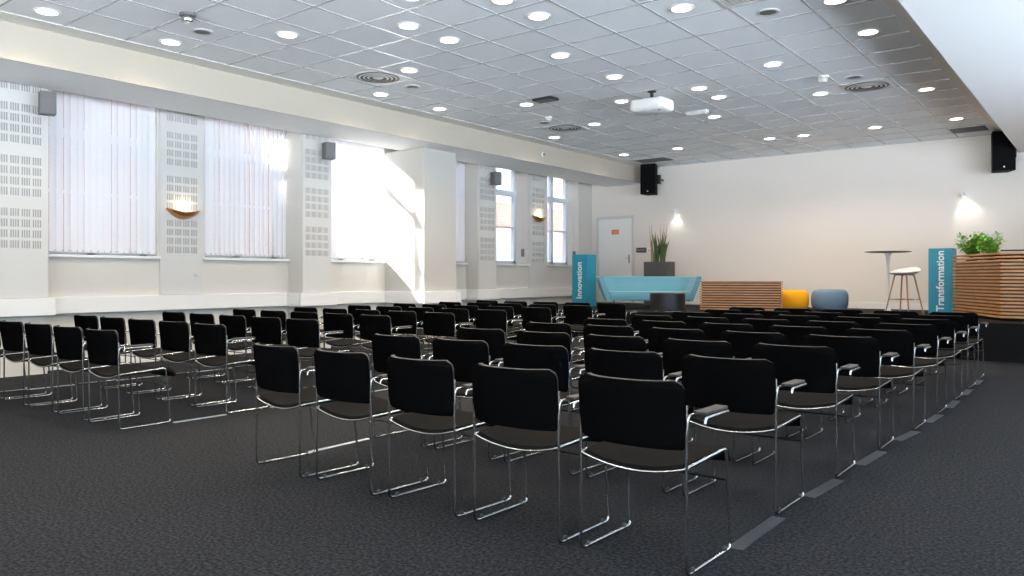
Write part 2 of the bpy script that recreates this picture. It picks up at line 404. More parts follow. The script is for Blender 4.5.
for i, (x0, x1) in enumerate(FILL_WIN):
    b = MB()
    for a, c in ((x0, x0+.07), (x1-.07, x1), ((x0+x1)/2-.04, (x0+x1)/2+.04)): b.box(a, c, YN-.15, YN-.09, .5, 3.3)
    for a, c in ((.5, .57), (3.23, 3.3)): b.box(x0, x1, YN-.15, YN-.09, a, c)
    wn = struct('window_%d' % (i+30), b, M['winframe'])
    g = MB(); g.box(x0+.03, x1-.03, YN-.125, YN-.12, .53, 3.27); struct('pane', g, M['glass'], wn)
    portal(0, x0, x1, .5, 3.3, 0)
b = MB(); b.box(XG-.1, XR+.25, YN-.2, YB+.2, ZC+.13, 12.0); struct('roof_light_block', b, M['brick'])  # unseen upper block, added to keep stray glow off the facades opposite
b = MB(); b.box(XG-.1, XR+.25, YN-.2, YB+.2, -1.0, -.13); struct('trim_7', b, M['stone'])  # unseen base block, added to shut out the same glow from below
# outside: street, brick building across it
b = MB(); b.box(-60, XG-.1, -40, 60, -1.0, -.9); struct('ground', b, M['asphalt'])
def building(y0, y1, h, label):
    t = thing('building', label, 'building', (-19, (y0+y1)/2, -.9), 0)
    L = (y1-y0)/2
    b = MB(); b.box(-8, 0, -L, L, 0, h); obj('facade', b, M['brick'], t)
    b = MB(); b.box(-8.2, .25, -L, L, h, h+.3); obj('cornice', b, M['stone'], t)
    ny = int(2*L/3.0)
    for k in range(ny):
        yc = -L + (k+.5)*2*L/ny
        for z in (1.6, 5.0, 8.4, 11.8, 15.2):
            if z + 2.4 > h: continue
            b = MB(); b.box(-.02, .06, yc-.75, yc+.75, z-.1, z+2.3); f = obj('window_surround', b, M['stone'], t)
            b = MB(); b.box(.02, .075, yc-.55, yc+.55, z+.05, z+2.1); obj('pane', b, M['darkglass'], f)
building(-30, .75, 11.6, 'tall brick building across the street, its upper floors shading the first blinds')
building(1.5, 4.3, 7.5, 'low brick annex in the gap between the taller buildings across the street')
building(4.6, 12.0, 15, 'unseen tall middle brick building across the street, added to shade the far windows')  # out-of-view block added to keep sun off the far windows
building(12.2, 48, 8.3, 'lower red brick building seen through the two unblinded windows')

# vertical blinds
def blind(i, y0, y1, ang, label):
    t = thing('vertical_blind', label, 'blind', (XW-.03, (y0+y1)/2, 0), 0, 'vertical blinds in the left wall windows')
    n = int(round((y1-y0-.02)/.078)); p = (y1-y0-.02)/n
    b = MB(); wd = .045
    c, s = cos(ang), sin(ang)
    for k in range(n):
        yc = y0 + .01 + (k+.5)*p - (y0+y1)/2
        a = ang + random.uniform(-.16, .16); c, s = cos(a), sin(a)
        prev = None
        for q in range(5):
            e = (q/4-.5)*2*wd; d = .006*(1-(q/2-1)**2)
            pt = (-s*e + c*d, c*e + s*d)                      # (x, y) across the slat
            pr = (b.v((pt[0], yc+pt[1], SILL+.035)), b.v((pt[0], yc+pt[1], WTOP-.07)))
            if prev: b.face([prev[0], pr[0], pr[1], prev[1]])
            prev = pr
    obj('slats', b, M['blind'], t, True, fix=False)
    b = MB(); L = (y1-y0)/2
    b.box(-.03, .03, -L+.01, L-.01, WTOP-.06, WTOP-.005, .004); obj('headrail', b, M['whiteplastic'], t)
    b = MB()
    for k in range(n):
        yc = y0 + .01 + (k+.5)*p - (y0+y1)/2
        e = wd*.93
        P = [(-s*q*e, yc+c*q*e) for q in (-1, 1)]
        nx, ny = c*.003, s*.003
        b.prism([(P[0][0]-nx, P[0][1]-ny), (P[1][0]-nx, P[1][1]-ny), (P[1][0]+nx, P[1][1]+ny), (P[0][0]+nx, P[0][1]+ny)], SILL+.025, SILL+.06)
    obj('bottom_weights', b, M['vent'], t)
blind(3, *WIN[2], .24, 'white vertical blind of the window before the first perforated pier, beside the picture edge')
blind(4, *WIN[3], .24, 'closed white vertical blind directly right of the nearest grey speaker box')
blind(5, *WIN[4], .24, 'white vertical blind between the single copper sconce and the pier before the sunlit blind')
blind(6, *WIN[5], -.95, 'opened sunlit vertical blind in the window just before the big square column')
blind(7, *WIN[6], .14, 'narrow view of white vertical blind half hidden behind the big column')
blind(2, *WIN[1], .25, 'white vertical blind of the second window behind the camera')
blind(1, *WIN[0], .25, 'white vertical blind of the rearmost window behind the camera')

# perforated acoustic panels
def perforated(x, y0, y1, yc, label, z0=.87, z1=3.5):
    b = MB(); cp, sq = .112, .084; slots = 4; sw = .0125
    ys = set([y0, y1]); zs = set([z0, z1]); hy = []; hz = []
    for k in range(4):
        a = yc + (k-1.5)*cp - sq/2
        for q in range(slots):
            u = a + q*(sq-sw)/(slots-1); hy.append((u, u+sw)); ys |= {u, u+sw}
    g = 1.42
    while g < z1:
        for r in range(4):
            u = g + r*.118
            if u + .085 < z1-.02: hz.append((u, u+.085)); zs |= {u, u+.085}
        g += .583
    ys = sorted(ys); zs = sorted(zs); ins = lambda v, H: any(p < v < q for p, q in H)
    X0, X1 = 0.010, .018
    V = {}
    def vt(X, i, j):
        if (X, i, j) not in V: V[(X, i, j)] = b.v((X, ys[i], zs[j]))
        return V[(X, i, j)]
    def hole(i, j): return 0 <= i < len(ys)-1 and 0 <= j < len(zs)-1 and ins((ys[i]+ys[i+1])/2, hy) and ins((zs[j]+zs[j+1])/2, hz)
    for i in range(len(ys)-1):
        for j in range(len(zs)-1):
            if hole(i, j):
                b.mi = 1; b.face([vt(X0, i, j), vt(X0, i+1, j), vt(X0, i+1, j+1), vt(X0, i, j+1)])
                b.mi = 0
                b.face([vt(X0, i, j), vt(X0, i, j+1), vt(X1, i, j+1), vt(X1, i, j)]); b.face([vt(X0, i+1, j+1), vt(X0, i+1, j), vt(X1, i+1, j), vt(X1, i+1, j+1)])
                b.face([vt(X0, i+1, j), vt(X0, i, j), vt(X1, i, j), vt(X1, i+1, j)]); b.face([vt(X0, i, j+1), vt(X0, i+1, j+1), vt(X1, i+1, j+1), vt(X1, i, j+1)])
            else: b.face([vt(X1, i, j), vt(X1, i+1, j), vt(X1, i+1, j+1), vt(X1, i, j+1)])
    n, m = len(ys)-1, len(zs)-1
    b.face([b.v((.002, y0, z0)), b.v((X1, y0, z0)), b.v((X1, y0, z1)), b.v((.002, y0, z1))]); b.face([b.v((.002, y1, z0)), b.v((.002, y1, z1)), b.v((X1, y1, z1)), b.v((X1, y1, z0))])
    b.face([b.v((.002, y0, z0)), b.v((.002, y1, z0)), b.v((X1, y1, z0)), b.v((X1, y0, z0))]); b.face([b.v((.002, y0, z1)), b.v((X1, y0, z1)), b.v((X1, y1, z1)), b.v((.002, y1, z1))])
    o = obj('acoustic_panel', b, [M['panel'], M['hole']], fix=False); o.location = (x, 0, 0)
    tag(o, label, 'panel', 'perforated panels on the left wall')
perforated(-9.6, 3.08, 3.65, 3.365, 'perforated white panel on the first pier, behind the first grey speaker box')
perforated(XW, 5.11, 5.72, 5.415, 'perforated white panel behind the crescent sconce between two closed blinds')
perforated(-9.58, 7.12, 7.65, 7.385, 'perforated white panel on the pier left of the sunlit blind')
perforated(-9.61, 11.18, 11.71, 11.445, 'perforated white panel on the pier just beyond the big square column')
perforated(XW, 13.17, 13.84, 13.505, 'perforated white panel behind the sconce between the two unblinded windows')

# ------------------------------------------------------------------ chairs
W2 = .231
def arc(p0, c, p1, n=4):
    """quadratic corner"""
    p0, c, p1 = Vector(p0), Vector(c), Vector(p1)
    return [tuple(p0*(1-t)**2 + c*2*t*(1-t) + p1*t*t) for t in [k/n for k in range(n+1)]]
def make_chair(knobs):
    t = thing('stacking_chair', 'x', 'chair')
    def seat_fn(u, v):
        x = (u-.5)*2*.222; y = .005 + v*.435
        rear = max(0, 1-v*1.3)
        e = 1-(x/.222)**2
        z = .412 + .012*v - .030*e*rear - .012*e*(1-rear)
        if v > .8: z -= .055*((v-.8)/.2)**2
        nrw = 1 - .05*max(0, v-.75)*4 - .06*max(0, .12-v)/.12
        return ((x*nrw, y, z), (0, 0, 1))
    b = MB(); b.sheet(seat_fn, 14, 16, .024); obj('seat', b, M['seat'], t, 50)
    def back_fn(u, v):
        z0, z1, r = .466, .720, .042
        z = z0 + (z1-z0)*v; hw = W2 - .006
        for zz in ((z - (z1-r)), ((z0+.03) - z)):
            rr = r if z > .6 else .02
            if zz > 0: hw -= rr*(1-sqrt(max(0, 1-min(1, zz/rr)**2)))
        s = (u-.5)*2
        y = -(.048+.024*v)*(1-abs(s)**2.7) - .02*(v-.25) + .014
        return ((s*hw, y, z), (-s*abs(s)*.55, 1, .08))
    b = MB(); b.sheet(back_fn, 20, 18, .020, 1); obj('backrest', b, [M['black'], M['backrim']], t, 50)
    for s in (-1, 1):
        x = s*W2; b = MB()
        path = [(x, .0, .63), (x, 0, .60)] + arc((x, 0, .035), (x, 0, .009), (x, .03, .009)) + \
               arc((x, .358, .009), (x, .388, .009), (x, .384, .035)) + arc((x, .349, .398), (x, .346, .416), (x*.985, .325, .415)) + [(x*.985, .02, .400), (x, 0, .396)]
        b.tube(path, .0064, 8)
        fr = obj('side_frame', b, M['chrome'], t, 60)
        if knobs:
            for yy in (.05, .335):
                b = MB(); b.lathe([(0, .012), (.008, .012), (.009, .022), (.005, .028), (0, .029)], 10, (x, yy, 0)); obj('glide_knob', b, M['darkmetal'], fr, True)
    b = MB(); b.tube([(-W2, .366, .285), (W2, .366, .285)], .0048, 8); obj('stretcher', b, M['darkmetal'], t, True)
    pts = [(-W2, .0, .400)]
    for k in range(13):
        x = (k/12-.5)*2*.215; e = 1-(x/.222)**2
        pts.append((x, -.002, .396 - .034*e))
    pts.append((W2, 0, .400))
    b = MB(); b.tube(pts, .0048, 8); obj('seat_rail', b, M['chrome'], t, 60)
    # one arm on the right, bridging to the next chair
    b = MB(); xa = W2 + .006
    b.tube([(W2, 0, .50)] + arc((xa, 0, .575), (xa, 0, .592), (xa, .02, .592)) + arc((xa, .195, .592), (xa, .212, .592), (xa+.018, .212, .592)) +
           arc((xa+.044, .212, .592), (xa+.066, .212, .592), (xa+.066, .195, .592)) + arc((xa+.066, .02, .592), (xa+.066, .004, .592), (xa+.066, .004, .572)), .0062, 8)
    ar = obj('armrest', b, M['chrome'], t, 60)
    b = MB(); b.box(xa+.004, xa+.056, .035, .225, .597, .609, .005); obj('arm_pad', b, M['pad'], ar, 50)
    return t
proto_far = make_chair(False)
proto_near = make_chair(True)
RIGHT_Y = [2.61, 3.54, 4.39, 5.27, 6.10, 6.95, 7.83, 8.69, 9.56]
RIGHT_X = [[-3.965,-3.43,-2.85,-2.275,-1.70],[-3.98,-3.42,-2.83,-2.27,-1.70],[-3.97,-3.40,-2.82,-2.24,-1.67],[-3.98,-3.40,-2.81,-2.23,-1.65],
           [-3.93,-3.35,-2.77,-2.19,-1.61],[-3.90,-3.33,-2.75,-2.18,-1.60],[-3.89,-3.32,-2.75,-2.18,-1.61],[-3.89,-3.32,-2.76,-2.19,-1.62],[-3.94,-3.35,-2.78,-2.21,-1.64]]
LEFT_Y = [2.60, 3.45, 4.37, 5.26, 6.07, 6.95, 7.84, 8.75, 9.70]
LEFT_X = [[-8.34,-7.74,-7.18,-6.64,-6.08],[-8.34,-7.79,-7.22,-6.64,-6.08],[-8.36,-7.80,-7.24,-6.67,-6.09],[-8.40,-7.80,-7.24,-6.68,-6.11],
          [-8.31,-7.72,-7.14,-6.58,-6.0],[-8.31,-7.74,-7.13,-6.59,-6.0],[-8.36,-7.79,-7.15,-6.56,-6.0],[-8.31,-7.74,-7.15,-6.57,-5.97],[-8.36,-7.76,-7.17,-6.62,-6.01]]
used = set()
chair_xy = {}
for blk, XS, YS in (('near', RIGHT_X, RIGHT_Y), ('window', LEFT_X, LEFT_Y)):
    for r, (row, y) in enumerate(zip(XS, YS)):
        for k in range(5):
            x = row[0] + (row[-1]-row[0])*k/4
            rz = radians(random.uniform(-1.2, 1.2))
            if blk == 'near': rz -= radians([4.5, 3, 2.5, 1, 0][k] if r == 0 else random.uniform(0, 1.5))
            rowname = 'rearmost row' if r == 0 else ('front row by the stage' if r == 8 else ORD[r] + ' row from the rear')
            if blk == 'near':
                pos = ['at the window-side aisle end', 'second from the aisle end', 'in the middle', 'second from the strip end', 'at the far right end'][k]
                lab = 'black chair %s of the %s, nearer block' % (pos, rowname)
            else:
                pos = ['closest to the windows', 'second from the windows', 'in the middle', 'second from the aisle', 'at the aisle end'][k]
                lab = 'black chair %s, %s, window block' % (pos, rowname)
            g = 'black chairs of the %s block' % ('nearer' if blk == 'near' else 'window-side')
            src = proto_near if (blk == 'near' and r < 2) else proto_far
            loc = (x + W2, y, 0)
            if src not in used:
                used.add(src); c = src; c.location = loc; c.rotation_euler = (0, 0, rz); c['label'] = lab; c['group'] = g
            else: c = dup(src, loc, rz, lab, g)
            chair_xy[(blk, r, k)] = (x + W2, y)
# flat strips that space the rows
def strip(x0, y0, x1, y1, wd, label, grp):
    L = sqrt((x1-x0)**2 + (y1-y0)**2)
    b = MB(); b.box(-wd/2, wd/2, 0, L, .001, .006, .002)
    o = obj('row_spacer_strip', b, M['cover' if wd > .05 else 'strip']); o.location = (x0, y0, 0); o.rotation_euler = (0, 0, math.atan2(-(x1-x0), y1-y0))
    tag(o, label, 'strip', grp)
for blk, k, sd, wd, where in (('near', 4, 1, .062, 'right edge of the nearer block'), ('near', 0, -1, .034, 'aisle edge of the nearer block'),
                              ('window', 4, 1, .034, 'aisle edge of the window block'), ('window', 0, -1, .034, 'window edge of the window block')):
    for r in range(8):
        xa, ya = chair_xy[(blk, r, k)]; xb, yb = chair_xy[(blk, r+1, k)]
        strip(xa + sd*(W2+.02), ya+.40, xb + sd*(W2+.02), yb-.02, wd,
              'flat metal floor strip, %s from the rear along the %s' % (ORD[r], where), 'floor strips between chair rows')

# ------------------------------------------------------------------ ceiling fittings
LIGHTS = {-7.9: [3.0, 4.2, 7.16, 8.32, 11.28, 13.74], -6.71: [4.81, 6.54, 8.88, 10.71, 13.73], -5.53: [5.38, 5.97, 9.55],
          -4.93: [4.83, 7.15, 8.33, 11.35, 13.76], -4.35: [5.40, 5.95, 9.53, 10.16, 13.82], -3.18: [6.59, 8.98, 10.82, 13.81], -2.0: [7.25, 8.40, 11.43, 13.85],
          }
HIDDEN_LIGHTS = [(-6.71, 1.2), (-4.93, 1.2), (-4.93, 3.0), (-3.18, 1.2), (-3.18, 4.2), (-2.0, 2.4), (-2.0, 4.8), (-7.9, .6), (-5.53, -.6), (-3.18, -1.2)]
def lamp_light(parent, z=-.03, en=None, size=radians(150)):
    l = bpy.data.lights.new('downlight_lamp', 'SPOT'); l.energy = en or SPOT_W; l.spot_size = size; l.spot_blend = .9
    l.color = (1.0, .84, .65); l.shadow_soft_size = .09
    q = bpy.data.objects.new('downlight_lamp', l); COL.objects.link(q); q.parent = parent; q.location = (0, 0, z)
def make_down():
    t = thing('downlight', 'x', 'light', group='recessed downlights')
    b = MB(); b.lathe([(.088, 0), (.115, 0), (.118, -.006), (.108, -.012), (.092, -.010), (.088, -.002), (.088, 0)], 28); obj('trim_ring', b, M['white'], t, 40)
    b = MB(); b.lathe([(0, -.004), (.09, -.004), (.09, -.001), (0, -.001)], 28); obj('diffuser', b, M['lamp'], t)
    return t
down = make_down(); first = True
cols = sorted(LIGHTS)
for ci, x in enumerate(cols):
    ys = sorted(LIGHTS[x], reverse=True)
    for ri, y in enumerate(ys):
        lab = 'round glowing downlight, %s from the stage wall in the %s ceiling line from windows' % (ORD[ri], ORD[ci])
        if first: d = down; d.location = (x, y, ZC); d['label'] = lab; first = False
        else: d = dup(down, (x, y, ZC), 0, lab, 'recessed downlights')
        lamp_light(d)
for i, (x, y) in enumerate(HIDDEN_LIGHTS):
    d = dup(down, (x, y, ZC), 0, 'round downlight above or behind the camera, %s of those out of view' % ORD[i], 'downlights out of view'); lamp_light(d)

def diffuser(x, y, label):
    t = thing('ceiling_diffuser', label, 'vent', (x, y, ZC), 0, 'round ceiling air diffusers')
    b = MB(); b.box(-.285, .285, -.285, .285, -.010, 0, .003); obj('plate', b, M['vent'], t)
    b = MB(); b.lathe([(0, -.0115), (.265, -.0115), (.265, -.0105), (0, -.0105)], 32); obj('throat_shade', b, M['ventdark'], t)  # flat dark disc painted in for the shade of a recess
    for k, r in enumerate((.232, .178, .124)):
        b = MB(); b.lathe([(r, -.0125), (r+.010, -.014), (r-.006, -.020), (r-.014, -.019), (r, -.0125)], 36); obj('ring', b, M['vent'], t, 40)
    b = MB(); b.lathe([(0, -.019), (.06, -.017), (.07, -.0125), (0, -.0125)], 24); obj('hub', b, M['vent'], t, 40)
diffuser(-7.25, 6.53, 'round louvred air diffuser in the ceiling near the window-side beam, over the chairs')
diffuser(-7.25, 10.66, 'round louvred air diffuser near the window-side beam, close to the stage')
diffuser(-2.58, 10.77, 'round louvred air diffuser in the ceiling by the right-hand bulkhead')
def grille(x, y, sx, sy, label, m='ventdark'):
    t = thing('ceiling_grille', label, 'vent', (x, y, ZC))
    b = MB(); b.box(-sx, sx, -sy, sy, -.006, 0, .002); obj('backing', b, M[m], t)
    b = MB()
    for a in (-1, 1):
        b.box(a*sx-.015, a*sx+.015, -sy, sy, -.012, 0); b.box(-sx, sx, a*sy-.015, a*sy+.015, -.012, 0)
    obj('frame', b, M['vent'], t)
    b = MB(); n = int(2*sy/.035)
    for k in range(1, n): b.box(-sx, sx, -sy+k*2*sy/n-.004, -sy+k*2*sy/n+.004, -.010, 0)
    obj('slats', b, M['greybox' if m == 'planter' else 'vent'], t)
grille(-1.98, 14.96, .28, .28, 'dark square ceiling grille by the right loudspeaker', 'planter')
grille(-7.78, 14.76, .40, .28, 'dark ceiling grille above the left loudspeaker', 'planter')
grille(-2.55, 6.55, .28, .28, 'large slatted ceiling grille at the top edge of the photo', 'speakergrey')
def cspk(x, y, label):
    t = thing('ceiling_speaker', label, 'speaker', (x, y, ZC), 0, 'round ceiling speakers')
    b = MB(); b.lathe([(.075, 0), (.105, 0), (.107, -.007), (.095, -.012), (.08, -.010), (.075, 0)], 28); obj('rim', b, M['vent'], t, 40)
    b = MB(); b.lathe([(0, -.010), (.05, -.009), (.082, -.007), (.082, 0), (0, 0)], 28); obj('mesh_cover', b, M['speakergrey'], t, 40)
cspk(-7.31, 4.22, 'small round grey ceiling speaker beside the two nearest window-side downlights')
cspk(-7.26, 7.13, 'small round grey ceiling speaker next to the nearer window-side air diffuser')
cspk(-7.28, 10.10, 'small round grey ceiling speaker next to the farther window-side air diffuser')
cspk(-2.59, 7.19, 'small round dark ceiling speaker near the large slatted grille')
cspk(-2.59, 10.19, 'small round grey ceiling speaker next to the right air diffuser')
def dome(x, y, label, s=1.0, m1='white', m2='vent'):
    t = thing('smoke_detector', label, 'detector', (x, y, ZC))
    b = MB(); b.lathe([(0, 0), (.06*s, 0), (.06*s, -.018*s), (.05*s, -.022*s), (0, -.022*s)], 24); obj('base', b, M[m1], t, 40)
    b = MB(); b.lathe([(.042*s, -.022*s), (.046*s, -.05*s), (.036*s, -.066*s), (.0, -.070*s)], 24); obj('sensor_head', b, M[m2], t, 40)
    b = MB()
    for k in range(10):
        a = 2*pi*k/10; b.box(.040*s*cos(a)-.004, .040*s*cos(a)+.004, .040*s*sin(a)-.004, .040*s*sin(a)+.004, -.048*s, -.024*s)
    obj('slots', b, M['darkmetal'], t)
dome(-6.93, 3.85, 'small smoke detector hanging beside the nearest ceiling speaker', 1.25, 'greybox', 'chrome')
dome(-2.88, 9.90, 'small smoke detector left of the right-hand air diffuser', 1.2)
dome(-6.97, 9.80, 'small smoke detector between a ceiling speaker and the projector', .9)
t = thing('ceiling_box', 'small dark open box fitting on the ceiling between downlights', 'fitting', (-6.28, 8.75, ZC))
b = MB(); b.box(-.16, .16, -.10, .10, -.035, 0, .006); obj('housing', b, M['ventdark'], t)
b = MB(); b.box(-.13, .13, -.07, .07, -.042, -.030, .004); obj('cover', b, M['speakergrey'], t)
t = thing('emergency_light', 'slim white emergency light bar on the ceiling right of the projector', 'light', (-4.97, 10.82, ZC))
b = MB(); b.box(-.17, .17, -.05, .05, -.045, 0, .010); obj('housing', b, M['whiteplastic'], t)
b = MB(); b.box(-.15, .15, -.04, .04, -.058, -.043, .008); obj('cover', b, M['white'], t)
# fascia fitting
t = thing('motion_sensor', 'small round motion sensor on the face of the window-side beam', 'sensor', (XF, 11.75, 3.40))
b = MB(); b.lathe([(0, 0), (.045, 0), (.045, .02), (.035, .03), (0, .03)], 20, axis='x'); obj('base', b, M['whiteplastic'], t, 40)
b = MB(); b.lathe([(.028, .028), (.026, .05), (0, .06)], 20, axis='x'); obj('lens', b, M['speakergrey'], t, 40)
# projector
t = thing('projector', 'white video projector hanging from the ceiling on a black mount', 'projector', (-4.92, 9.30, 3.59))
def rrect(hx, hy, r, n=6):
    P = []
    for cx, cy, a0 in ((hx-r, hy-r, 0), (-hx+r, hy-r, pi/2), (-hx+r, -hy+r, pi), (hx-r, -hy+r, 3*pi/2)):
        P += [(cx + r*cos(a0+k*pi/2/n), cy + r*sin(a0+k*pi/2/n)) for k in range(n+1)]
    return P
b = MB(); P = rrect(.25, .19, .07); rings = []
for z, s in ((-.285, .82), (-.270, .93), (-.245, 1), (-.150, 1), (-.132, .97), (-.125, .90)):
    rings.append([b.v((x*s, y*s, z)) for x, y in P])
for A, B in zip(rings, rings[1:]):
    for k in range(len(A)): b.face([A[k], A[(k+1) % len(A)], B[(k+1) % len(A)], B[k]])
b.face(rings[0][::-1]); b.face(rings[-1]); obj('body', b, M['whiteplastic'], t, 35)
b = MB(); b.tube([(0, 0, -.125), (0, 0, -.005)], .022, 12); b.lathe([(0, 0), (.06, 0), (.06, -.012), (.03, -.02), (0, -.02)], 20)
b.box(-.11, .11, -.02, .02, -.130, -.110); b.box(-.02, .02, -.11, .11, -.130, -.110); obj('ceiling_mount', b, M['darkmetal'], t)
b = MB(); b.lathe([(0, 0), (.05, 0), (.05, .03), (.04, .035), (0, .03)], 20, (.10, .185, -.20), 'y'); obj('lens', b, M['darkmetal'], t, 40)
b = MB()
for k in range(5): b.box(.245, .253, -.09, .05, -.235+k*.018, -.228+k*.018)
obj('side_vents', b, M['vent'], t)
b = MB()
for x, y in ((-.17, -.12), (.17, -.12), (0, .12)): b.lathe([(0, -.285), (.014, -.285), (.016, -.298), (0, -.30)], 12, (x, y, 0))
obj('foot', b, M['greybox'], t)

# ------------------------------------------------------------------ wall fittings
def sconce(y, z, label):
    t = thing('wall_sconce', label, 'lamp', (XW+.018, y, z), 0, 'crescent wall sconces')
    # shallow crescent bowl, flat against the wall
    b = MB(); R = .235
    def shell(u, v):
        q = (u-.5)*2*.995; e = 1 - q*q; h = .088*e + .006
        tt = v*pi/2
        return ((.003 + .115*sqrt(e)*sin(tt), R*q, .045*q*q - .02 - h*cos(tt)), (-sin(tt), -.3*q, cos(tt)))
    b.sheet(shell, 24, 8, .006); obj('bowl', b, M['copper'], t, 50)
    b = MB(); b.box(.0, .012, -.05, .05, -.09, .0, .003); obj('wall_plate', b, M['white'], t)
    b = MB(); b.lathe([(0, -.035), (.02, -.03), (.028, -.005), (.02, .018), (0, .022)], 16, (.055, 0, .0)); obj('bulb', b, M['bulb'], t, True)
    l = bpy.data.lights.new('sconce_lamp', 'POINT'); l.energy = SCONCE_W; l.color = (1, .80, .52); l.shadow_soft_size = .03
    q = bpy.data.objects.new('sconce_lamp', l); COL.objects.link(q); q.parent = t; q.location = (.06, 0, .055)
sconce(5.42, 1.99, 'copper crescent wall sconce on the pier between the two nearest closed blinds')
sconce(13.50, 2.40, 'glowing copper crescent wall sconce between the two unblinded far windows')
def wspot(x, z, label, yaw, en):
    t = thing('wall_spotlight', label, 'lamp', (x, YB, z), 0, 'spotlights on the back wall')
    b = MB(); b.lathe([(0, 0), (.04, 0), (.04, -.014), (.032, -.02), (0, -.02)], 20, axis='y'); obj('wall_rose', b, M['white'], t, 40)
    b = MB(); b.tube([(0, -.015, 0), (0, -.09, .005), (0, -.115, -.01)], .008, 8); obj('arm', b, M['white'], t, True)
    d = Vector((yaw, .30, -1)).normalized(); o_ = Vector((0, -.115, 0))
    b = MB(); b.tube([o_ - d*.03, o_ - d*.02, o_ + d*.06], [.018, .03, .034], 16); obj('head', b, M['white'], t, 40)
    b = MB(); b.tube([o_ + d*.058, o_ + d*.062], .028, 16); obj('lens', b, M['spotbulb'], t)
    l = bpy.data.lights.new('wall_spot_lamp', 'SPOT'); l.energy = en; l.color = (1, .95, .88); l.spot_size = radians(95); l.spot_blend = .7; l.shadow_soft_size = .02
    q = bpy.data.objects.new('wall_spot_lamp', l); COL.objects.link(q); q.parent = t; q.location = o_ + d*.07; q.rotation_euler = d.to_track_quat('-Z', 'Y').to_euler()
wspot(-7.70, 2.56, 'small white wall spotlight above the tall planter behind the sofa', .05, WALLSPOT_W*.4)
wspot(-2.17, 2.57, 'small white wall spotlight above the leafy plants on the slatted counter', .25, WALLSPOT_W*.75)
# grey speaker boxes
def gbox(x, y, z, label, rz):
    t = thing('speaker_box', label, 'speaker', (x, y, z), rz, 'grey speaker boxes on the piers')
    b = MB(); b.box(-.07, .08, -.08, .08, -.125, .125, .008); obj('cabinet', b, M['greybox'], t, 40)
    b = MB(); b.box(.078, .086, -.07, .07, -.115, .115, .003); obj('front_grille', b, M['greybox'], t)
    b = MB(); b.box(-.138, -.06, -.02, .02, -.03, .03, .004); obj('bracket', b, M['darkmetal'], t)
gbox(-9.42, 3.58, 3.04, 'grey speaker box on the first pier, at the top corner of the first blind', -.25)
gbox(-9.42, 7.49, 3.01, 'grey speaker box on the pier between the second and the sunlit blind', -.25)
gbox(-9.45, 11.53, 3.00, 'grey speaker box beyond the big column, beside the first unblinded window', -.25)
# black loudspeakers by the stage
def loud(x, y, z, label, rz, side):
    t = thing('loudspeaker', label, 'speaker', (x, y, z), rz, 'black loudspeakers beside the stage')
    b = MB(); b.prism([(-.17, -.16), (.17, -.16), (.12, .17), (-.12, .17)], -.33, .33); obj('cabinet', b, M['speaker'], t)
    b = MB(); b.box(-.16, .16, -.172, -.160, -.315, .315, .004); obj('front_grille', b, M['mesh'], t)
    b = MB(); b.lathe([(0, 0), (.014, 0), (.014, .004), (0, .004)], 14, (0, -.177, -.27), 'y'); obj('badge', b, M['white'], t)
    b = MB(); b.tube([(.10*side, .10, 0), (.22*side, .16, 0), (.22*side, .26, 0)], .018, 10); b.box(.16*side-.04, .16*side+.06, .02, .10, -.10, .10); obj('bracket', b, M['darkmetal'], t)
loud(-8.14, 15.30, 3.25, 'black loudspeaker hanging in the corner above the white door', .18, 1)
loud(-1.55, 15.36, 3.21, 'black loudspeaker hanging at the right end of the back wall', .30, 1)

# door
b = MB()
DX0, DX1, DZ = -9.70, -8.80, 2.46
b.prism([(DX0-.045, YB-.05), (DX0, YB-.05), (DX0, YB), (DX0-.045, YB)], STZ, DZ); b.prism([(DX1, YB-.05), (DX1+.045, YB-.05), (DX1+.045, YB), (DX1, YB)], STZ, DZ); b.prism([(DX0-.045, YB-.05), (DX1+.045, YB-.05), (DX1+.045, YB), (DX0-.045, YB)], DZ, DZ+.06)
d = struct('door_1', b, M['doorframe'])
b = MB(); b.box(DX0+.004, DX1-.004, YB-.030, YB, STZ+.005, DZ-.004, .003); struct('leaf', b, M['trim'], d)
b = MB(); b.box(DX1-.10, DX1-.05, YB-.038, YB-.030, 1.42, 1.62, .003); b.tube([(DX1-.075, YB-.038, 1.54), (DX1-.075, YB-.075, 1.54), (DX1-.19, YB-.078, 1.54)], .009, 8); struct('handle', b, M['chrome'], d)
t = thing('door_notice', 'small orange-red notice plate on the white door', 'sign', (-9.24, YB-.032, 2.15))
b = MB(); b.box(-.095, .095, -.005, 0, -.055, .055, .002); obj('plate', b, M['red'], t)
b = MB()
for z, a in ((.020, .075), (-.004, .060), (-.026, .068)): b.box(-a, a, -.0062, -.0048, z-.005, z+.005)
obj('text_lines', b, mat('notice_pale_print', (.85, .45, .35), .6, var=.02), t)
t = thing('wall_plaque', 'small dark name plaque on the wall right of the door', 'sign', (-8.57, YB-.002, 1.715))
b = MB(); b.box(-.13, .13, -.012, 0, -.055, .055, .003); obj('plate', b, mat('dark_plaque', (.06, .055, .065), .4, var=.05), t)
b = MB(); b.box(-.11, .11, -.0135, -.0118, -.010, .012); obj('text_line', b, mat('plaque_print', (.25, .24, .26), .5, var=.05), t)
t = thing('light_switch', 'pale light switch between the dark plaque and the tall planter', 'switch', (-8.37, YB-.002, 1.70))
b = MB(); b.box(-.042, .042, -.010, 0, -.065, .065, .003); obj('plate', b, M['white'], t)
b = MB(); b.box(-.018, .018, -.016, -.009, -.03, .03, .003); obj('rocker', b, mat('switch_blue_grey', (.45, .55, .62), .4), t)
t = thing('wall_socket', 'small white socket low on the wall below the nearer sconce', 'socket', (XW, 5.63, 1.15))
b = MB(); b.box(0, .012, -.055, .055, -.045, .045, .003); obj('plate', b, M['white'], t)
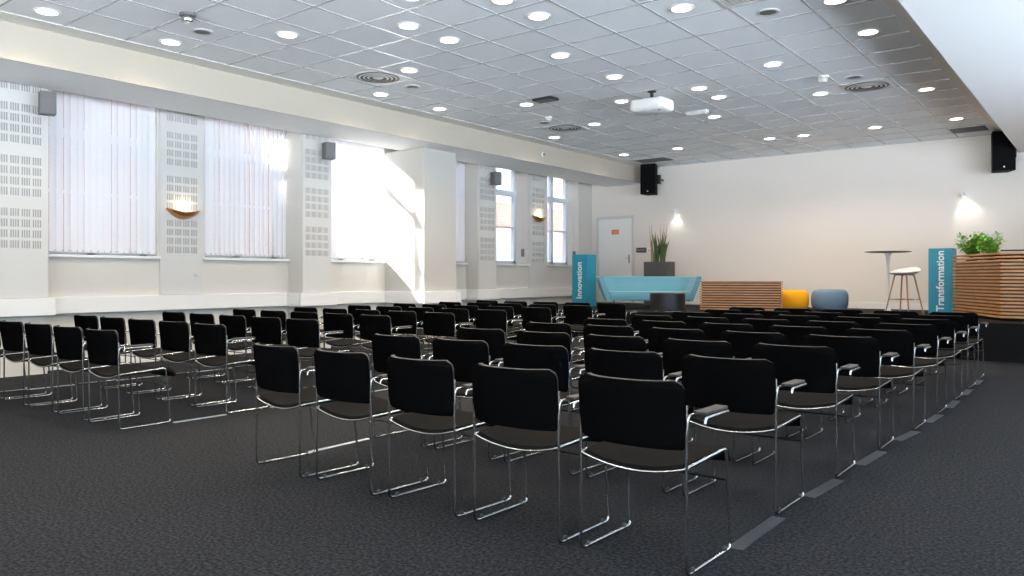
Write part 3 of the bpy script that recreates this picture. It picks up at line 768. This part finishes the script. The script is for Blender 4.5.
b = MB(); b.box(.010, .03, -.035, .035, -.038, -.005, .003); obj('outlet', b, M['vent'], t)
def winder(y, z, label):
    t = thing('window_winder', label, 'winder', (-10.02, y, z))
    b = MB(); b.box(-.035, .035, -.035, .0, -.085, .085, .01); obj('gear_case', b, M['greybox'], t, 40)
    b = MB(); b.tube([(0, -.03, .07), (.0, -.05, .12), (0, -.04, .30), (-.02, -.03, .95)], .006, 8); obj('rod', b, M['vent'], t, True)
winder(WIN[7][1], 1.62, 'grey window winder on the reveal of the first unblinded window')
winder(WIN[8][1], 1.62, 'grey window winder on the reveal of the farthest window, above the teal column')

# ------------------------------------------------------------------ stage furniture
def lettering(txt, size, parent, loc, rot, width=None):
    c = bpy.data.curves.new('lettering', 'FONT'); c.body = txt; c.size = size; c.extrude = .0015; c.offset = size*.022
    c.align_x = 'CENTER'; c.align_y = 'CENTER'
    o = bpy.data.objects.new('lettering', c); COL.objects.link(o); c.materials.append(M['letter'])
    o.parent = parent; o.location = loc; o.rotation_euler = rot
    bpy.context.view_layer.update()
    if width:
        k = width/max(o.dimensions.x, 1e-3); o.scale = (k, k, 1)
    return o
def pylon(x, y, h, txt, label, tw, hs=.18):
    t = thing('sign_column', label, 'sign', (x, y, STZ), 0, 'teal sign columns')
    b = MB(); b.box(-hs, hs, -hs, hs, 0, h, .003); obj('column', b, M['teal'], t)
    lettering(txt, .2, t, (.0, -hs-.002, h*.5), (pi/2, -pi/2, 0), tw)
pylon(-8.67, 13.45, 1.06, 'Innovation', 'teal square sign column lettered Innovation, by the far windows', .74)
pylon(-2.29, 14.45, 1.07, 'Transformation', 'teal square sign column lettered Transformation, by the slatted counter', .99, .178)

# sofa
S_, C_ = sin(YAW), cos(YAW)
def ud(u, d): return (u*C_ - d*S_, u*S_ + d*C_)
sx, sy = ud(2.605, 14.92)
t = thing('sofa', 'turquoise curved-arm sofa on the stage in front of the grey planter', 'sofa', (sx, sy, STZ), YAW)
def sofa_shell():
    b = MB()
    # wrap-around back and arms: section swept along a U path, leaning outward
    path = []
    hw, dp, r = .81, .36, .22
    for k in range(7): path.append((-hw, -dp + k*(2*dp-r)/6))
    for k in range(1, 8): a = pi - k*pi/2/7; path.append((-hw+r + r*cos(a), dp-r + r*sin(a)))
    for k in range(1, 12): path.append((-hw+r + k*(2*hw-2*r)/12, dp))
    for k in range(0, 8): a = pi/2 - k*pi/2/7; path.append((hw-r + r*cos(a), dp-r + r*sin(a)))
    for k in range(1, 7): path.append((hw, dp-r - k*(2*dp-r)/6))
    n = len(path); rings = []
    for i, (x, y) in enumerate(path):
        a = Vector(path[max(i-1, 0)]); c = Vector(path[min(i+1, n-1)]); tg = (c-a).normalized(); nrm = Vector((-tg.y, tg.x))   # outward
        sec = [(.0, .14), (.10, .40), (.165, .585), (.155, .605), (.115, .612), (.075, .600), (.02, .44), (-.05, .31), (-.07, .14)]
        rings.append([b.v((x + nrm.x*o_, y + nrm.y*o_, z)) for o_, z in sec])
    for A, B in zip(rings, rings[1:]):
        for k in range(len(A)): b.face([A[k], B[k], B[(k+1) % len(A)], A[(k+1) % len(A)]])
    b.face(rings[0]); b.face(rings[-1][::-1])
    return b
obj('back_and_arms', sofa_shell(), M['sofa'], t, 50)
b = MB(); b.box(-.75, .75, -.38, .30, .15, .325, .035); obj('seat_cushion', b, M['sofa'], t, 50)
for x in (-.67, .67):
    for y in (-.28, .28):
        b = MB(); b.tube([(x, y, 0), (x, y, .16)], .012, 10); b.lathe([(0, 0), (.02, 0), (.02, .008), (0, .008)], 12, (x, y, 0)); obj('leg', b, M['darkmetal'], t, 40)
# tall planter with snake plant
t = thing('planter', 'tall anthracite planter behind the sofa', 'planter', (-7.77, 15.02, STZ))
b = MB(); Pq = [(-.27, -.19), (.27, -.19), (.27, .19), (-.27, .19)]
b.prism(Pq, 0, .895)
obj('box', b, M['planter'], t)
b = MB()
for x0, x1, y0, y1 in ((-.27, .27, -.19, -.165), (-.27, .27, .165, .19), (-.27, -.245, -.165, .165), (.245, .27, -.165, .165)): b.box(x0, x1, y0, y1, .895, .925)
obj('rim', b, M['planter'], t)
b = MB(); b.box(-.244, .244, -.164, .164, .895, .910); obj('soil', b, M['soil'], t)
t = thing('snake_plant', 'upright dark snake plant with dry tips growing in the tall planter', 'plant', (-7.80, 15.02, STZ+.91))
def blade(b, x, y, L, lx, ly, wd, tw):
    prev = None; n = 8
    for k in range(n+1):
        s = k/n; z = L*s; wv = wd*(1-s**2.2)*(.75+.5*s*(1-s)) + .001
        cx = x + lx*s*s; cy = y + ly*s*s; a = tw + .6*s
        d = (cos(a)*wv, sin(a)*wv); nn = (-sin(a)*.006*(1-s), cos(a)*.006*(1-s))
        q = [b.v((cx-d[0], cy-d[1], z)), b.v((cx+nn[0], cy+nn[1], z)), b.v((cx+d[0], cy+d[1], z)), b.v((cx-nn[0]*1.5, cy-nn[1]*1.5, z))]
        if prev:
            for i in range(4): b.face([prev[i], prev[(i+1) % 4], q[(i+1) % 4], q[i]])
        prev = q
    b.face(prev)
rng = random.Random(3)
for i in range(22):
    b = MB(); dry = i % 4 == 3
    L = rng.uniform(.70, .92) if dry else rng.choice([.36, .44, .5, .56, .62, .68])
    x = rng.uniform(-.13, .17); lean = x*1.0 + rng.uniform(-.22, .03) if i % 3 == 0 else x*.7 + rng.uniform(-.08, .05)
    blade(b, x, rng.uniform(-.08, .08), L, lean, rng.uniform(-.06, .06), rng.uniform(.012, .016) if dry else rng.uniform(.024, .036), rng.uniform(-.6, .6))
    obj('leaf', b, M['leafdry'] if dry else M['leafdark'], t, True)
# low black drum table
t = thing('drum_table', 'low black drum table in front of the sofa', 'table', (*ud(2.71, 13.45), STZ))
b = MB(); b.lathe([(0, .012), (.285, .012), (.305, .03), (.305, .315), (.295, .325), (0, .325)], 48); obj('drum', b, M['darkmetal'], t, 40)
b = MB(); b.lathe([(0, 0), (.27, 0), (.31, .008), (.31, .022), (0, .022)], 48); obj('base_ring', b, M['chrome'], t, 40)
# low slatted box bench
def slat_box(t, poly, z0, z1, n, th, inset, ends):
    b = MB(); P = [Vector(p) for p in poly]; c = sum(P, Vector((0, 0)))/len(P)
    b.prism([tuple(p) for p in inset], z0, ends); obj('core', b, M['darkmetal'], t)
    pitch = (z1-z0)/n
    for k in range(n):
        z = z0 + k*pitch + pitch*.2
        b = MB(); b.prism([tuple(p) for p in poly], z, z + th); obj('slat', b, M['wood'], t)
t = thing('slatted_box', 'low oblong box clad in horizontal wooden slats, left of yellow pouf', 'cabinet', (-5.36, 13.52, STZ), radians(19))
slat_box(t, [(-.715, -.15), (.715, -.15), (.715, .15), (-.715, .15)], 0, .54, 12, .022, [(-.685, -.12), (.685, -.12), (.685, .12), (-.685, .12)], .52)
# big slatted counter
t = thing('slatted_counter', 'large angular counter clad in wooden slats at the right stage edge', 'counter', (-1.27, 12.45, STZ))
cp_ = [(0, 0), (2.6, 0), (2.6, .9), (.35, 1.5), (-.79, 1.44)]
ci_ = [(.03, .03), (2.57, .03), (2.57, .87), (.33, 1.46), (-.74, 1.41)]
slat_box(t, cp_, 0.03, .95, 19, .025, ci_, .82)
b = MB(); b.prism([(.45, .0), (2.6, 0), (2.6, .9), (.45, 1.47)], .950, .972); obj('top_board', b, M['wood'], t)
b = MB(); b.prism(ci_, 0, .035); obj('plinth', b, M['stage'], t)
b = MB(); b.box(.0, .60, .0, .04, .950, .972); obj('top_ledge', b, M['darkmetal'], t)
# leafy plants on the counter
def bush(x, y, z, R, h, nl, label, seed):
    rg = random.Random(seed)
    t = thing('leafy_plant', label, 'plant', (x, y, z), 0, 'leafy plants on the counter')
    b = MB(); b.lathe([(0, 0), (.065, 0), (.08, .055), (.074, .055), (.06, .045), (0, .045)], 20); obj('pot', b, M['greybox'], t, 40)
    bs, bl = MB(), MB()
    for i in range(26):
        a = rg.uniform(0, 2*pi); e = rg.uniform(.25, 1); L = h*rg.uniform(.55, 1.05); sp = R*e
        tip = Vector((cos(a)*sp, sin(a)*sp, L)); mid = Vector((cos(a)*sp*.35, sin(a)*sp*.35, L*.6))
        pts = [tuple(Vector((0, 0, .03))*(1-q)**2 + mid*2*q*(1-q) + tip*q*q) for q in (0, .2, .4, .6, .8, 1)]
        bs.tube(pts, .0028, 5)
        for q in range(nl):
            f = rg.uniform(.35, 1.02); p = Vector((0, 0, .03))*(1-f)**2 + mid*2*f*(1-f) + tip*f*f
            p += Vector((rg.gauss(0, .02), rg.gauss(0, .02), rg.gauss(0, .012)))
            d = Vector((rg.gauss(0, 1), rg.gauss(0, 1), rg.gauss(.25, .5))).normalized(); s = d.cross(Vector((0, 0, 1)))
            if s.length < .1: continue
            s.normalize(); n = s.cross(d); l = rg.uniform(.05, .085); wd = l*.30
            c0 = bl.v(p); c1 = bl.v(p + d*l*.45 + s*wd + n*.004); c2 = bl.v(p + d*l - n*.006); c3 = bl.v(p + d*l*.45 - s*wd + n*.004); cm = bl.v(p + d*l*.5 - n*.003)
            bl.face([c0, c1, cm]); bl.face([c1, c2, cm]); bl.face([c2, c3, cm]); bl.face([c3, c0, cm])
    obj('stems', bs, M['leaf'], t, True); obj('foliage', bl, M['leaf'], t, fix=False)
CZ = STZ + .82
bush(-1.76, 13.59, CZ, .26, .43, 28, 'fuller leafy green plant on the counter top beside the teal column', 5)
bush(-1.47, 13.36, CZ, .19, .42, 20, 'looser leafy green plant on the counter top farther from the teal column', 8)
# poufs
def pouf(x, y, m, label, r, h, name='pouf'):
    t = thing(name, label, 'pouf', (x, y, STZ), 0, 'barrel poufs')
    b = MB(); prof = [(0, 0)]
    for k in range(0, 17):
        a = -pi/2 + pi*k/16
        sg = 1 if cos(a) > 0 else 0
        prof.append((r*(.66 + .34*abs(cos(a))**.75), h/2 + h/2*(abs(sin(a))**.85)*(1 if sin(a) > 0 else -1)))
    prof.append((0, h)); b.lathe(prof, 48); obj('body', b, M[m], t, 60)
    b = MB(); b.lathe([(r*.655, h-.003), (r*.665, h+.002), (r*.68, h-.006)], 48); obj('seam_piping', b, M[m], t, True)
pouf(*ud(5.10, 14.15), 'yellow', 'mustard yellow rounded pouf beside the low slatted box', .325, .36)
pouf(*ud(5.72, 13.9), 'bluegrey', 'blue-grey rounded pouf right of the mustard one', .315, .375)
# bar table
t = thing('bar_table', 'tall round bar table with thin dark top and white trumpet stem', 'table', (-3.05, 14.12, STZ))
b = MB(); b.lathe([(0, 1.000), (.28, 1.008), (.355, 1.020), (.36, 1.026), (.355, 1.030), (0, 1.030)], 56); obj('table_top', b, M['tabletop'], t, 40)
b = MB(); b.lathe([(0, 0), (.22, 0), (.22, .008), (.12, .016), (.045, .04), (.026, .12), (.021, .50), (.023, .85), (.035, .96), (.06, 1.0), (0, 1.0)], 40); obj('stem', b, M['white'], t, 50)
# bar stool
t = thing('bar_stool', 'white shell bar stool on four wooden legs beside the bar table', 'stool', (-2.72, 13.72, STZ), YAW)
def shell_fn(u, v):
    a = u*2*pi; r = .235*(.12 + .88*v)
    x, y = r*cos(a), r*sin(a)*.93
    z = .645 + .035*v**4 + .075*v*v*max(0, cos(a-.75))**1.3 + .02*v*v*max(0, cos(a+.47))
    return ((x, y, z), (-.3*cos(a)*v, -.3*sin(a)*v, 1))
b = MB(); b.sheet(shell_fn, 36, 8, .012); b.lathe([(0, .645), (.035, .645), (.035, .657), (0, .657)], 24)
obj('seat_shell', b, M['white'], t, 60)
b = MB()
for k in range(4):
    a = k*pi/2 - .25; b.tube([(0, 0, .640), (.14*cos(a), .14*sin(a), .640)], .012, 8)
obj('seat_frame', b, M['oak'], t, True)
fr = []
for k in range(4):
    a = k*pi/2 - .25
    b = MB(); p = [(.06*cos(a), .06*sin(a), .642)] + arc((.10*cos(a), .10*sin(a), .642), (.145*cos(a), .145*sin(a), .640), (.152*cos(a), .152*sin(a), .59)) + [(.285*cos(a), .285*sin(a), 0)]
    b.tube(p, [.013]*(len(p)-1) + [.011], 10); obj('leg', b, M['oak'], t, 60)
    fr.append((.236*cos(a), .236*sin(a), .24))
b = MB(); b.tube(fr, .006, 8, closed=True); obj('footrest', b, M['chrome'], t, 60)
